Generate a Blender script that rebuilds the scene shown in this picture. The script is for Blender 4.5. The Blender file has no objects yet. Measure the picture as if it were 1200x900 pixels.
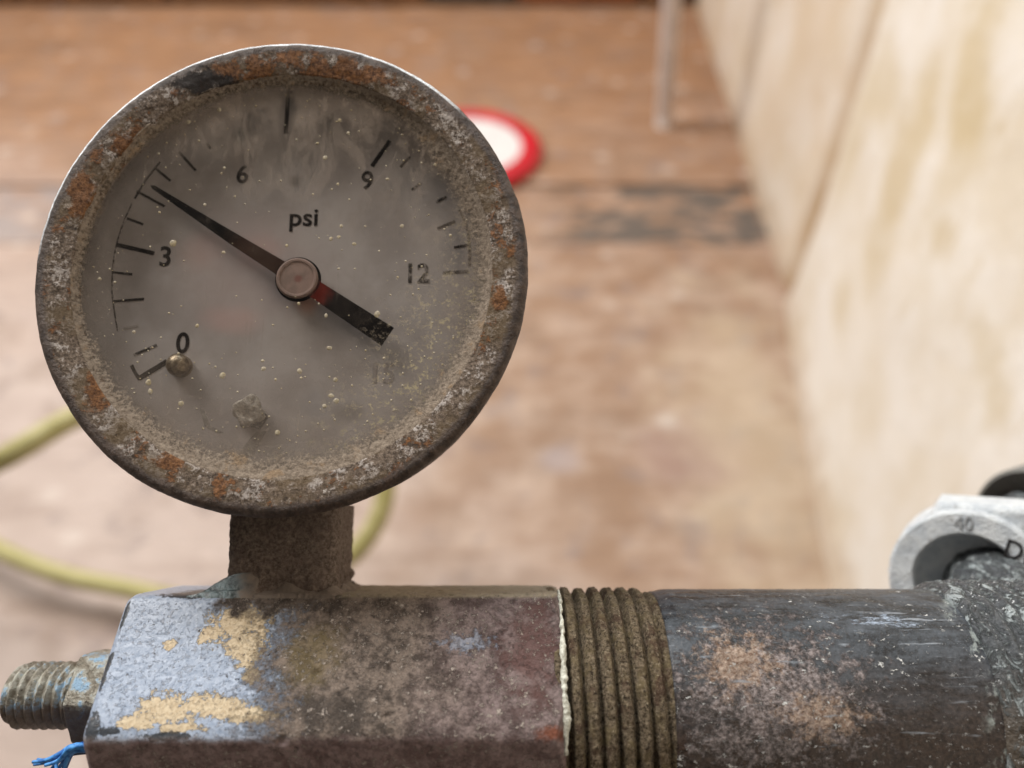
import bpy, bmesh, math, random
import numpy as np
from mathutils import Vector, Matrix, noise

random.seed(7)
SC = bpy.context.scene
COL = SC.collection
MM = 0.001

# ------------------------------------------------------------------ camera
F_PX, DIST = 933.0, 81.0                 # focal length in photo pixels (1200 wide), mm from lens to gauge
CAM = Vector((0, 0, 0.40))
PITCH = math.radians(45)
AX = Vector((1, 0, 0))
AU = Vector((0, math.sin(PITCH), math.cos(PITCH)))
AN = Vector((0, -math.cos(PITCH), math.sin(PITCH)))
cd = bpy.data.cameras.new('camera')
cam = bpy.data.objects.new('camera', cd)
COL.objects.link(cam)
R3 = Matrix((AX, AU, AN)).transposed()
cam.matrix_world = Matrix.Translation(CAM) @ R3.to_4x4()
cd.sensor_width = 36.0
cd.lens = F_PX / 1200 * 36
cd.clip_start = 0.005
cd.clip_end = 50
cd.dof.use_dof = True
cd.dof.focus_distance = 0.0800
cd.dof.aperture_fstop = 15.0
cd.dof.aperture_blades = 0
SC.camera = cam

# ------------------------------------------------------------------ light
w = bpy.data.worlds.new('World')
SC.world = w
w.use_nodes = True
bg = w.node_tree.nodes['Background']
bg.inputs[0].default_value = (1.0, 0.90, 0.80, 1)
bg.inputs[1].default_value = 0.10


def area(name, loc, target, sx, sy, power, col):
    l = bpy.data.lights.new(name, 'AREA')
    l.shape = 'RECTANGLE'
    l.size, l.size_y, l.energy, l.color = sx, sy, power, col
    o = bpy.data.objects.new(name, l)
    COL.objects.link(o)
    o.location = loc
    d = Vector(target) - Vector(loc)
    o.rotation_euler = d.to_track_quat('-Z', 'Y').to_euler()
    return o


RIGC = Vector((0, 0.06, 0.34))
LDIR = Vector((-0.56, 0.50, 0.66)).normalized()
area('window_light', RIGC + LDIR * 1.5, RIGC, 0.7, 0.7, 33, (1.0, 0.965, 0.92))
# second, cool lamp added to put sheen on the pipe and nut
LD2 = Vector((0.10, 0.66, 0.74)).normalized()
area('cool_sheen_light', RIGC + LD2 * 1.5, RIGC, 0.7, 0.4, 10, (0.78, 0.90, 1.0))

SC.view_settings.view_transform = 'Standard'
SC.view_settings.look = 'None'
SC.view_settings.exposure = 0.0
SC.view_settings.gamma = 1.0
SC.cycles.use_denoising = True
SC.cycles.max_bounces = 8
SC.cycles.transparent_max_bounces = 16

# ------------------------------------------------------------------ frames
ORI = CAM - AN * (DIST * MM)
CAMF = Matrix.Translation(ORI) @ R3.to_4x4()                 # camera-parallel frame at the gauge
TH = math.radians(10)
Rx = Matrix.Rotation(-TH, 4, 'X')
RIG = CAMF @ Matrix.Translation(Vector((-23.6, 12.06, 0)) * MM) @ Rx
RIGI = RIG.inverted()


def ray(px, py):
    return (AX * ((px - 600) / F_PX) + AU * ((450 - py) / F_PX) - AN)


def on_floor(px, py, h=0.0):
    d = ray(px, py)
    return CAM + d * ((h - CAM.z) / d.z)


def on_y(px, py, y):
    d = ray(px, py)
    return CAM + d * (y / d.y)


def on_rig(px, py, n):
    """local mm coordinates (x, u) on the gauge plane at height n mm"""
    o = RIGI @ CAM
    d = RIGI.to_3x3() @ ray(px, py)
    t = (n * MM - o.z) / d.z
    p = o + d * t
    return p.x / MM, p.y / MM


# ------------------------------------------------------------------ object helpers
def tag(o, label=None, cat=None, group=None, kind=None):
    if label: o['label'] = label
    if cat: o['category'] = cat
    if group: o['group'] = group
    if kind: o['kind'] = kind
    return o


def empty(name, mat=None, label=None, cat=None, group=None):
    o = bpy.data.objects.new(name, None)
    o.empty_display_size = 0.01
    COL.objects.link(o)
    if mat is not None: o.matrix_world = mat
    return tag(o, label, cat, group)


def link(name, me, mat, parent=None, smooth=True):
    me.materials.clear()
    me.materials.append(mat)
    if smooth:
        me.polygons.foreach_set('use_smooth', [True] * len(me.polygons))
    o = bpy.data.objects.new(name, me)
    COL.objects.link(o)
    if parent: o.parent = parent
    return o


def crisp(o, deg=30):
    o.data.set_sharp_from_angle(angle=math.radians(deg))
    return o


def mesh(name, verts, faces, mat, parent=None, smooth=True, s=MM):
    me = bpy.data.meshes.new(name)
    me.from_pydata([(v[0] * s, v[1] * s, v[2] * s) for v in verts], [], faces)
    me.update()
    return link(name, me, mat, parent, smooth)


def grid_faces(nu, nv, wrap_u=False, wrap_v=False):
    f = []
    for i in range(nu if wrap_u else nu - 1):
        for j in range(nv if wrap_v else nv - 1):
            a = i * nv + j
            b = ((i + 1) % nu) * nv + j
            c = ((i + 1) % nu) * nv + (j + 1) % nv
            d = i * nv + (j + 1) % nv
            f.append((a, b, c, d))
    return f


def fbm(p, sc, octv=4, h=0.9):
    return noise.fractal(Vector(p) * sc, h, 2.0, octv)


def bmobj(name, bm, mat, parent=None, smooth=False, s=1.0, bevel=0, seg=2):
    if bevel:
        bmesh.ops.bevel(bm, geom=list(bm.edges), offset=bevel, segments=seg, profile=0.6, affect='EDGES', clamp_overlap=True)
    bmesh.ops.recalc_face_normals(bm, faces=bm.faces)
    if s != 1.0:
        bmesh.ops.scale(bm, vec=(s, s, s), verts=bm.verts)
    me = bpy.data.meshes.new(name)
    bm.to_mesh(me)
    bm.free()
    return link(name, me, mat, parent, smooth)


def box_bm(x0, x1, y0, y1, z0, z1):
    bm = bmesh.new()
    v = [bm.verts.new(p) for p in ((x0, y0, z0), (x1, y0, z0), (x1, y1, z0), (x0, y1, z0), (x0, y0, z1), (x1, y0, z1), (x1, y1, z1), (x0, y1, z1))]
    for f in ((0, 3, 2, 1), (4, 5, 6, 7), (0, 1, 5, 4), (1, 2, 6, 5), (2, 3, 7, 6), (3, 0, 4, 7)):
        bm.faces.new([v[i] for i in f])
    return bm


def poly_bm(pts, z0, z1):
    bm = bmesh.new()
    a = [bm.verts.new((x, y, z0)) for x, y in pts]
    b = [bm.verts.new((x, y, z1)) for x, y in pts]
    n = len(pts)
    bm.faces.new(list(reversed(a)))
    bm.faces.new(b)
    for i in range(n):
        bm.faces.new((a[i], a[(i + 1) % n], b[(i + 1) % n], b[i]))
    return bm


def sweep(path, radius, nseg=20, closed=False):
    """tube verts/faces along a list of Vectors; radius: number or list"""
    n = len(path)
    vs = []
    ref = Vector((0.13, 0.21, 0.97))
    prev = None
    for i, p in enumerate(path):
        t = (path[min(i + 1, n - 1)] - path[max(i - 1, 0)]).normalized()
        a = ref.cross(t) if prev is None else prev - t * prev.dot(t)
        a.normalize()
        prev = a
        b = t.cross(a)
        r = radius[i] if isinstance(radius, (list, tuple)) else radius
        for k in range(nseg):
            q = 2 * math.pi * k / nseg
            vs.append(p + (a * math.cos(q) + b * math.sin(q)) * r)
    fs = grid_faces(n, nseg, False, True)
    fs.append(list(range(nseg))[::-1])
    fs.append([(n - 1) * nseg + k for k in range(nseg)])
    return vs, fs


def smooth_path(pts, sub=12):
    """Catmull-Rom through points"""
    out = []
    n = len(pts)
    for i in range(n - 1):
        p0, p1, p2, p3 = pts[max(i - 1, 0)], pts[i], pts[i + 1], pts[min(i + 2, n - 1)]
        for k in range(sub):
            t = k / sub
            out.append(0.5 * ((2 * p1) + (p2 - p0) * t + (2 * p0 - 5 * p1 + 4 * p2 - p3) * t * t + (3 * p1 - p0 - 3 * p2 + p3) * t ** 3))
    out.append(pts[-1])
    return out


# ------------------------------------------------------------------ material helpers
class M:
    """node builder; coordinates P are millimetres in the object's own frame"""

    def __init__(self, name, unit=1000.0, offset=(0, 0, 0)):
        self.m = bpy.data.materials.new(name)
        self.m.use_nodes = True
        self.t = self.m.node_tree
        self.n = self.t.nodes
        self.l = self.t.links
        self.bsdf = self.n['Principled BSDF']
        self.out = self.n['Material Output']
        tc = self.n.new('ShaderNodeTexCoord')
        mp = self.n.new('ShaderNodeMapping')
        mp.inputs['Scale'].default_value = (unit,) * 3
        mp.inputs['Location'].default_value = offset
        self.l.new(tc.outputs['Object'], mp.inputs['Vector'])
        self.P = mp.outputs[0]

    def put(self, sock, v):
        if isinstance(v, bpy.types.NodeSocket):
            self.l.new(v, sock)
        elif isinstance(v, (tuple, list)):
            sock.default_value = tuple(v) + ((1,) if len(v) == 3 and sock.type == 'RGBA' else ())
        else:
            sock.default_value = v

    def math(self, op, a, b=0.0, clamp=False):
        n = self.n.new('ShaderNodeMath')
        n.operation = op
        n.use_clamp = clamp
        self.put(n.inputs[0], a)
        self.put(n.inputs[1], b)
        return n.outputs[0]

    def add(self, a, b): return self.math('ADD', a, b)
    def mul(self, a, b): return self.math('MULTIPLY', a, b)
    def sub(self, a, b): return self.math('SUBTRACT', a, b)
    def mx(self, a, b): return self.math('MAXIMUM', a, b)
    def mn(self, a, b): return self.math('MINIMUM', a, b)

    def noise(self, scale, detail=4, rough=0.55, seed=0.0, stretch=None, dist=0.0):
        v = self.P
        if stretch or seed:
            mp = self.n.new('ShaderNodeMapping')
            mp.inputs['Scale'].default_value = stretch or (1, 1, 1)
            mp.inputs['Location'].default_value = (seed * 13.7, seed * 7.3, seed * 3.1)
            self.l.new(self.P, mp.inputs[0])
            v = mp.outputs[0]
        n = self.n.new('ShaderNodeTexNoise')
        self.l.new(v, n.inputs['Vector'])
        n.inputs['Scale'].default_value = scale
        n.inputs['Detail'].default_value = detail
        n.inputs['Roughness'].default_value = rough
        n.inputs['Distortion'].default_value = dist
        return n.outputs[0]

    def voro(self, scale, feature='F1', seed=0.0, rand=1.0):
        mp = self.n.new('ShaderNodeMapping')
        mp.inputs['Location'].default_value = (seed * 13.7, seed * 7.3, seed * 3.1)
        self.l.new(self.P, mp.inputs[0])
        n = self.n.new('ShaderNodeTexVoronoi')
        n.feature = feature
        n.inputs['Scale'].default_value = scale
        n.inputs['Randomness'].default_value = rand
        self.l.new(mp.outputs[0], n.inputs['Vector'])
        return n.outputs[0]

    def ramp(self, v, lo, hi, a=0.0, b=1.0):
        n = self.n.new('ShaderNodeMapRange')
        n.interpolation_type = 'SMOOTHSTEP'
        n.clamp = True
        self.put(n.inputs[0], v)
        n.inputs[1].default_value = lo
        n.inputs[2].default_value = hi
        n.inputs[3].default_value = a
        n.inputs[4].default_value = b
        return n.outputs[0]

    def mix(self, f, a, b):
        n = self.n.new('ShaderNodeMix')
        n.data_type = 'RGBA'
        n.clamp_factor = True
        self.put(n.inputs[0], f)
        self.put(n.inputs[6], a)
        self.put(n.inputs[7], b)
        return n.outputs[2]

    def mixf(self, f, a, b):
        n = self.n.new('ShaderNodeMix')
        n.data_type = 'FLOAT'
        self.put(n.inputs[0], f)
        self.put(n.inputs[2], a)
        self.put(n.inputs[3], b)
        return n.outputs[0]

    def axis(self, i):
        n = self.n.new('ShaderNodeSeparateXYZ')
        self.l.new(self.P, n.inputs[0])
        return n.outputs[i]

    def radius(self):
        x, y = self.axis(0), self.axis(1)
        return self.math('SQRT', self.add(self.mul(x, x), self.mul(y, y)))

    def spot(self, c, r, warp=None, amt=0.0, lo=0.6, hi=1.1):
        """1 inside the ellipsoid at c with radii r, ragged by a noise socket"""
        mp = self.n.new('ShaderNodeMapping')
        mp.vector_type = 'TEXTURE'
        mp.inputs['Location'].default_value = c
        mp.inputs['Scale'].default_value = r
        self.l.new(self.P, mp.inputs[0])
        n = self.n.new('ShaderNodeVectorMath')
        n.operation = 'LENGTH'
        self.l.new(mp.outputs[0], n.inputs[0])
        d = n.outputs['Value']
        if warp is not None:
            d = self.add(d, self.mul(self.sub(warp, 0.5), amt))
        return self.ramp(d, lo, hi, 1.0, 0.0)

    def attr(self, name):
        n = self.n.new('ShaderNodeAttribute')
        n.attribute_name = name
        return n.outputs['Fac']

    def bump(self, h, dist, strength=1.0, prev=None):
        n = self.n.new('ShaderNodeBump')
        n.inputs['Distance'].default_value = dist
        n.inputs['Strength'].default_value = strength
        self.put(n.inputs['Height'], h)
        if prev is not None: self.l.new(prev, n.inputs['Normal'])
        return n.outputs[0]

    def fin(self, col, rough=0.7, metal=0.0, normal=None, spec=0.4, alpha=None):
        b = self.bsdf
        self.put(b.inputs['Base Color'], col)
        self.put(b.inputs['Roughness'], rough)
        self.put(b.inputs['Metallic'], metal)
        self.put(b.inputs['Specular IOR Level'], spec)
        if normal is not None: self.l.new(normal, b.inputs['Normal'])
        if alpha is not None: self.put(b.inputs['Alpha'], alpha)
        return self.m


def flat_mat(name, col, rough=0.6, var=0.12, sc=1.0, metal=0.0, spec=0.4):
    m = M(name)
    n = m.noise(sc, 5, 0.6)
    dark = tuple(c * (1 - 2 * var) for c in col)
    lite = tuple(min(1, c * (1 + 2 * var)) for c in col)
    return m.fin(m.mix(m.ramp(n, 0.3, 0.7), dark, lite), rough, metal, m.bump(n, 0.00006), spec)


# ================================================================== SETTING
def mat_floor(batten=False):
    m = M('weathered_batten' if batten else 'floor_boards', 100.0)                    # P in centimetres
    x, y = m.axis(0), m.axis(1)
    base = m.mix(m.ramp(m.noise(0.25, 4, 0.6), 0.35, 0.68), (0.31, 0.20, 0.135), (0.47, 0.35, 0.275))
    grain = m.noise(0.9, 5, 0.65, 2, (0.22, 1.3, 1))
    base = m.mix(m.mul(m.ramp(grain, 0.42, 0.72), 0.55), base, (0.27, 0.16, 0.10))
    # paler and pinker towards the near left corner
    pale = m.ramp(m.add(m.add(m.mul(x, -0.03), m.mul(y, -0.030)), m.noise(0.12, 4, 0.6, 5)), -0.55, 0.15)
    base = m.mix(m.mul(pale, 0.62), base, (0.56, 0.475, 0.44))
    # bare brown timber towards the far end
    far = m.ramp(m.add(y, m.mul(m.noise(0.2, 3, 0.5, 9), 22)), 42, 112)
    base = m.mix(m.mul(far, 0.85), base, m.mix(m.ramp(grain, 0.3, 0.7), (0.36, 0.18, 0.083), (0.22, 0.105, 0.05)))
    stk = m.noise(0.35, 5, 0.7, 25, (0.12, 1.6, 1))
    base = m.mix(m.mul(m.ramp(stk, .52, .66), m.mixf(far, .25, .6)), base, (0.17, 0.095, 0.055))
    smu = m.noise(0.16, 5, .7, 33)
    base = m.mix(m.mul(m.ramp(smu, .52, .64), .35), base, (0.24, 0.165, 0.12))
    # soot spots and white plaster spots
    base = m.mix(m.mul(m.ramp(m.noise(0.45, 4, 0.65, 11), 0.54, 0.70), 0.55), base, (0.24, 0.19, 0.18))
    v = m.voro(0.22, 'F1', 4)
    base = m.mix(m.ramp(v, 0.08, 0.2, 0.35, 0.0), base, (0.66, 0.58, 0.52))
    base = m.mix(m.mul(m.spot((11.5, 33.5, 0), (4.5, 3.5, 50), grain, 1.2, 0.3, 1.2), 0.6), base, (0.33, 0.22, 0.19))
    base = m.mix(m.mul(m.spot((10.5, 36.5, 0), (1.0, .8, 50), grain, .6, 0.1, 1.2), 0.4), base, (0.85, 0.8, 0.74))
    base = m.mix(m.mul(m.spot((3.2, 33.0, 0), (1.6, 1.2, 50), grain, .6, 0.3, 1.2), 0.6), base, (0.36, 0.30, 0.30))
    # cream lime wash smeared along the wall side
    lim = m.spot((16.5, 34, 0), (6.5, 18, 50), m.noise(0.3, 4, 0.6, 15), 2.2, 0.2, 1.3)
    base = m.mix(m.mul(lim, 0.45), base, (0.58, 0.48, 0.35))
    if batten:
        sm_ = m.noise(0.42, 5, 0.65, 22, (0.6, 1.2, 1))
        side = m.mx(m.ramp(x, 0, 8), m.ramp(x, -30, -22, .55, 0))
        base = m.mix(m.mul(side, m.ramp(sm_, .43, .54, .0, .9)), base, m.mix(m.ramp(x, -30, 0), (0.26, 0.25, 0.26), (0.105, 0.09, 0.078)))
    h = m.add(m.mul(grain, 0.6), m.noise(1.5, 5, 0.6, 3))
    return m.fin(base, 0.75, 0, m.bump(h, 0.0015), 0.25)


def mat_wall():
    m = M('lime_plaster', 100.0)
    y, z = m.axis(1), m.axis(2)
    n1 = m.noise(0.16, 5, 0.6, 1)
    base = m.mix(m.ramp(n1, 0.30, 0.66), (0.74, 0.665, 0.545), (0.83, 0.79, 0.73))
    st = m.ramp(m.noise(0.34, 5, 0.65, 6, (1, 1.3, 0.6)), 0.56, 0.70)
    upper = m.ramp(z, 6, 26)
    base = m.mix(m.mul(m.mul(st, upper), 0.7), base, (0.55, 0.42, 0.21))
    base = m.mix(m.mul(m.ramp(m.noise(0.2, 4, 0.6, 12), 0.50, 0.72), 0.5), base, (0.84, 0.82, 0.78))
    for (px, py, rr_, rz_, am) in ((1145, 75, 1.5, 2.6, .75), (1095, 115, 2.0, 2.0, .5), (1062, 180, 1.2, 4.0, .6), (1040, 95, 1.4, 2.5, .5), (1115, 215, 1.0, 3.5, .4), (1000, 150, 1.0, 3.0, .4), (985, 345, 1.2, 1.6, .45), (1175, 480, .9, 1.2, .5), (1150, 395, 1.6, .9, .4), (905, 260, 1.0, 1.4, .6), (1030, 300, 1.2, 2.0, .3)):
        d_ = ray(px, py)
        nrm_ = Vector((P1.y - A0.y, A0.x - P1.x, 0))
        q_ = CAM + d_ * ((P1 - CAM).dot(nrm_) / d_.dot(nrm_))
        base = m.mix(m.mul(m.spot((q_.x * 100, q_.y * 100, q_.z * 100), (9, rr_ * 2.2, rz_ * 1.5), n1, 2.4, .2, 1.15), am), base, (0.60, 0.485, 0.29))
    # the far stretch beyond the crease is browner
    farw = m.ramp(y, 50.2, 51.5)
    base = m.mix(m.mul(farw, m.ramp(m.noise(.12, 4, .6, 52), .35, .65, .2, .6)), base, (0.62, 0.47, 0.31))
    # old dirt lodged in the crease
    cr = m.ramp(m.math('ABSOLUTE', m.sub(y, P1.y * 100)), 0.3, 2.0, 1, 0)
    base = m.mix(m.mul(cr, m.ramp(m.noise(.15, 3, .5, 31), .3, .6, .45, .95)), base, (0.42, 0.27, 0.13))
    # grime along the foot
    foot = m.ramp(m.add(z, m.mul(m.sub(m.noise(0.5, 4, 0.6, 3), 0.5), 4)), 0.2, 3.0, 1, 0)
    base = m.mix(m.mul(foot, 0.6), base, (0.42, 0.29, 0.18))
    h = m.add(n1, m.mul(m.noise(1.2, 5, 0.6, 4), 0.4))
    return m.fin(base, 0.85, 0, m.bump(h, 0.0015), 0.2)


A0, P1 = on_floor(985, 690), on_floor(925, 342)
MAT_FLOOR, MAT_BATTEN, MAT_WALL = mat_floor(), mat_floor(True), mat_wall()

floor = bmobj('floor', box_bm(-0.9, 0.6, -0.25, 1.6, -0.08, -0.02), flat_mat('subfloor', (0.2, 0.15, 0.12)))
tag(floor, kind='structure')
YB0, YB1 = on_floor(700, 284).y, on_floor(700, 218).y
for (y0, y1, mt, top, nm) in ((-0.25, YB0 - .002, MAT_FLOOR, 0.0, 'board'), (YB0, YB1, MAT_BATTEN, -0.0008, 'batten'), (YB1 + .002, 1.6, MAT_FLOOR, 0.001, 'board')):
    bmobj(nm, box_bm(-0.9, 0.55, y0, y1, -0.0199, top), mt, floor, bevel=0.0015)

# right-hand wall: two plaster planes with a shallow crease between them
A0, P1, B1 = on_floor(985, 690), on_floor(925, 342), on_floor(815, 0)
dA = (A0 - P1).normalized()
dB = (B1 - P1).normalized()
ptsA = [P1 + dA * t for t in np.linspace(0.75, 0, 60)]
ptsB = [P1 + dB * t for t in np.linspace(0, 1.0, 80)][1:]
line = [(p.x, p.y) for p in ptsA + ptsB]
zs = np.linspace(-0.02, 0.95, 90)
vs = []
for (x, y) in line:
    for z in zs:
        d = fbm((x + 3, y, z), 7, 4) * 0.0022 + fbm((x, y, z), 30, 3) * 0.0004
        # plaster cove where it meets the floor
        d += 0.007 * math.exp(-max(z, 0) / 0.006) * (1 if y < P1.y else 0.4)
        # a scored groove down the crease
        d -= 0.006 * math.exp(-((y - P1.y) / 0.007) ** 2)
        vs.append((x - d, y, z))
nl, nz = len(line), len(zs)
vs += [(x + 0.12, y, z) for (x, y) in line for z in (zs[0], zs[-1])]
fs = grid_faces(nl, nz)
B = nl * nz
for i in range(nl - 1):
    fs.append((B + 2 * i, B + 2 * i + 1, B + 2 * i + 3, B + 2 * i + 2))
    fs.append((i * nz + nz - 1, (i + 1) * nz + nz - 1, B + 2 * i + 3, B + 2 * i + 1))
wall = mesh('wall_right', vs, fs, MAT_WALL, s=1.0)
tag(wall, 'cream lime plastered wall with ochre stains and a vertical crease', 'wall', kind='structure')

# back wall: only its lowest course shows along the top of the frame
YW = on_floor(700, 9).y
back = bmobj('wall_back', box_bm(-0.9, 0.24, YW + .02, YW + .12, -0.02, 0.5), flat_mat('dark_mortar', (0.17, 0.09, 0.05), 0.9), bevel=.002)
tag(back, kind='structure')
bk_or = flat_mat('orange_brick', (0.36, 0.125, 0.045), 0.85, 0.18, 0.05)
bk_br = flat_mat('brown_brick', (0.27, 0.135, 0.06), 0.85, 0.18, 0.05)
bk_gr = flat_mat('grey_brick', (0.12, 0.10, 0.085), 0.85, 0.2, 0.05)
for row in range(4):
    xs = [-0.86, -0.66, -0.46, -0.29, -0.115, 0.005, 0.172, 0.232] if row % 2 == 0 else [-0.76, -0.56, -0.36, -0.18, -0.02, 0.13, 0.232]
    for i in range(len(xs) - 1):
        mt = [bk_br, bk_br, bk_br, bk_br, bk_gr, bk_or, bk_br][i % 7]
        z0 = 0.0065 + row * 0.068
        bmobj('brick', box_bm(xs[i] + .004, xs[i + 1] - .004, YW + random.uniform(0, .004), YW + .03, z0, z0 + 0.06), mt, back, bevel=.003)

# ================================================================== BACKGROUND THINGS
# hose loop
hm = M('hose_rubber')
hn = hm.noise(0.08, 4, 0.6)
MAT_HOSE = hm.fin(hm.mix(hm.ramp(hn, 0.3, 0.7), (0.33, 0.29, 0.10), (0.45, 0.40, 0.18)), 0.5, 0, hm.bump(hn, 0.0003), 0.4)
hp = [(-420, 560, .006), (-260, 600, .03), (-120, 592, .09), (0, 539, .135), (95, 486, .14), (215, 448, .13), (340, 452, .11), (430, 510, .09), (452, 575, .075), (415, 648, .055), (330, 690, .035), (240, 706, .022), (150, 690, .020), (70, 673, .022), (0, 645, .026), (-110, 590, .020), (-300, 520, .007), (-520, 470, .007)]
pts = smooth_path([on_floor(a, b, h) for a, b, h in hp], 14)
v_, f_ = sweep(pts, 0.0049, 24)
hose = mesh('hose', v_, f_, MAT_HOSE, s=1.0)
tag(hose, 'yellow green hose looping behind the gauge on the floor', 'hose')

# red rimmed lid on the floor
lc = on_floor(543, 182)
lid = empty('round_lid', Matrix.Translation(lc), 'white round lid with a red rim lying on the floor', 'lid')
RL = 0.0785
prof = [(0.0, .009), (.03, .009), (.052, .0085), (.058, .010)]
prof_r = [(.058, .0102), (.060, .0125), (.066, .0145), (.073, .013), (.0775, .009), (RL, .004), (.077, .0012), (.070, .0012), (.058, .004)]


def lathe(name, prof, mat, parent, seg=96, s=1.0):
    v = []
    for k in range(seg):
        a = 2 * math.pi * k / seg
        for r, z in prof:
            v.append((r * math.cos(a), r * math.sin(a), z))
    return crisp(mesh(name, v, grid_faces(seg, len(prof), True, False), mat, parent, s=s))


lathe('lid_face', [(.0005, .009)] + prof[1:], flat_mat('white_enamel', (0.66, 0.63, 0.61), 0.5, 0.03, 0.05), lid)
lathe('lid_rim', prof_r, flat_mat('red_plastic', (0.50, 0.012, 0.022), 0.4, 0.08, 0.05), lid)

# pale rod standing on the far boards
rb = on_floor(778, 147, 0.001)
rt = on_y(790, -50, rb.y)
rt = rb + (rt - rb).normalized() * 0.55
v_, f_ = sweep([rb + (rt - rb) * t for t in np.linspace(0, 1, 30)], 0.0088, 24)
rod = mesh('rod', v_, f_, flat_mat('pale_plastic_tube', (0.62, 0.54, 0.50), 0.45, 0.06, 0.05), s=1.0)
tag(rod, 'pale plastic rod standing upright on the brown floor by the wall', 'rod')

# ================================================================== MANIFOLD BLOCK
U0, N0, S = -45.13, -13.0, 14.0
H = S * math.sqrt(3) / 2
XL, XR = -15.6, 28.6


def mat_block():
    m = M('dusty_sheen_paint')
    x, u, n = m.axis(0), m.axis(1), m.axis(2)
    fine = m.noise(3.0, 6, 0.72)
    med = m.noise(0.55, 5, 0.62, 2)
    big = m.noise(0.14, 4, 0.6, 3)
    # mottled grey paint, its blue tint carrying the sky's sheen
    col = m.mix(m.ramp(m.noise(1.8, 5, 0.75, 4), 0.32, 0.68), (0.25, 0.305, 0.405), (0.40, 0.455, 0.555))
    col = m.mix(m.ramp(m.noise(1.6, 3, 0.6, 14), 0.66, 0.72), col, (0.03, 0.035, 0.045))
    # bare tan patches
    w1 = m.noise(1.1, 6, 0.7, 6)
    w2 = m.add(m.mul(m.noise(0.75, 8, 0.72, 16), .62), m.mul(m.noise(2.3, 5, 0.8, 46), .38))
    uf = lambda t: U0 + H * (1 - t)
    nf = lambda t: N0 + S / 2 + S / 2 * t
    tan = None
    for (cx, ct, rx, ry) in ((-3.4, .20, 3.6, 1.7), (-2.2, .38, 2.2, 1.9), (-5.8, .30, 1.9, 1.0), (-1.2, .58, 1.1, .8), (-8.6, .82, 2.9, 1.5), (-4.6, .79, 4.4, 1.1), (-0.6, .84, 3.4, .8), (-11, .90, 2.2, .6), (-7.0, .93, 3.0, .5), (-9.8, .38, .8, .5)):
        q_ = m.spot((cx, uf(ct), nf(ct)), (rx, ry, 9), w2, 4.6, .78, .90)
        tan = q_ if tan is None else m.mx(tan, q_)
    col = m.mix(tan, col, m.mix(m.ramp(fine, .35, .65), (0.47, 0.355, 0.22), (0.64, 0.525, 0.36)))
    # blackened chips along the worn edges
    for (cx, ct, rx, ry) in ((-14.9, .93, 1.0, 1.6), (-13.2, .95, 1.2, .5), (-15.3, .55, .4, 2.2), (-7.5, .99, 3.4, .5), (-15.2, .15, .35, 1.6), (-9.0, .01, 4.0, .35)):
        col = m.mix(m.mul(m.spot((cx, uf(ct), nf(ct)), (rx, ry, 9), w2, 3.0, .7, .85), .92), col, (0.022, 0.024, 0.026))
    # dust and grime over the rest
    lowf = m.ramp(m.add(u, m.mul(m.sub(med, .5), 1.2)), U0 - 0.6, U0 + .4, 1, 0)
    cov = m.ramp(m.add(m.add(m.add(x, m.mul(m.sub(u, U0 + 6), -.0)), m.mul(m.sub(med, 0.5), 9)), m.add(m.mul(m.sub(big, .5), 8), m.mul(m.sub(m.noise(2.1, 5, .8, 51), .5), 13))), -2.4, 3.2)
    nb = m.spot((-.7, uf(0.0), nf(0.0)), (6.6, 2.2, 9), med, 2.0, .55, 1.05)
    cov = m.mx(cov, nb)
    cov = m.mx(cov, lowf)
    mf = m.add(m.mul(med, .55), m.mul(m.noise(1.7, 6, .75, 41), .45))
    dust = m.mix(m.ramp(mf, 0.40, 0.60), (0.060, 0.043, 0.033), (0.24, 0.185, 0.148))
    mauve = m.ramp(m.add(x, m.mul(m.sub(big, .5), 14)), 12, 22)
    dark_ = m.mx(m.spot((6.5, uf(.80), nf(.80)), (6.5, 2.2, 9), med, 2.5, .3, 1.1), m.mul(nb, .6))
    dust = m.mix(m.mul(dark_, .65), dust, (0.05, 0.038, 0.03))
    dust = m.mix(m.mul(mauve, 0.75), dust, m.mix(m.ramp(mf, 0.40, 0.60), (0.085, 0.052, 0.05), (0.25, 0.185, 0.185)))
    dust = m.mix(lowf, dust, m.mix(m.ramp(mf, 0.40, 0.60), (0.15, 0.095, 0.088), (0.30, 0.215, 0.205)))
    dust = m.mix(m.mul(m.spot((4.2, uf(.45), nf(.45)), (3.5, 3.0, 9), med, 2, .4, 1.2), .6), dust, (0.17, 0.125, 0.05))
    dust = m.mix(m.mul(m.spot((25.5, uf(.42), nf(.42)), (3.2, 5, 9), med, 2, .4, 1.2), .7), dust, (0.13, 0.06, 0.052))
    dust = m.mix(m.mul(m.spot((27.3, uf(.97), nf(.97)), (1.5, .8, 9), mf, 4, .2, 1.3), .8), dust, (0.24, 0.07, 0.03))
    topf = m.ramp(u, U0 + H - .45, U0 + H - .1)  # settled dust on the top face, paled to look lit
    dust = m.mix(m.mul(topf, .85), dust, m.mix(fine, (0.30, 0.25, 0.17), (0.42, 0.36, 0.26)))
    # sheen-tinted paint showing through where the dust is rubbed
    rub = m.spot((19.0, uf(.36), nf(.36)), (2.8, 1.1, 9), w1, 4.5, 0.3, 0.9)
    cov = m.mul(cov, m.sub(1.0, m.mul(rub, 0.5)))
    col = m.mix(cov, col, dust)
    # pale grit
    g = m.mul(m.ramp(m.noise(2.0, 6, 0.8, 9), 0.545, 0.60), m.mixf(cov, .25, 1.0))
    gm = m.ramp(m.noise(0.35, 3, 0.6, 10), 0.36, 0.60)
    col = m.mix(m.mul(m.mul(g, gm), 0.9), col, (0.52, 0.44, 0.38))
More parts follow.
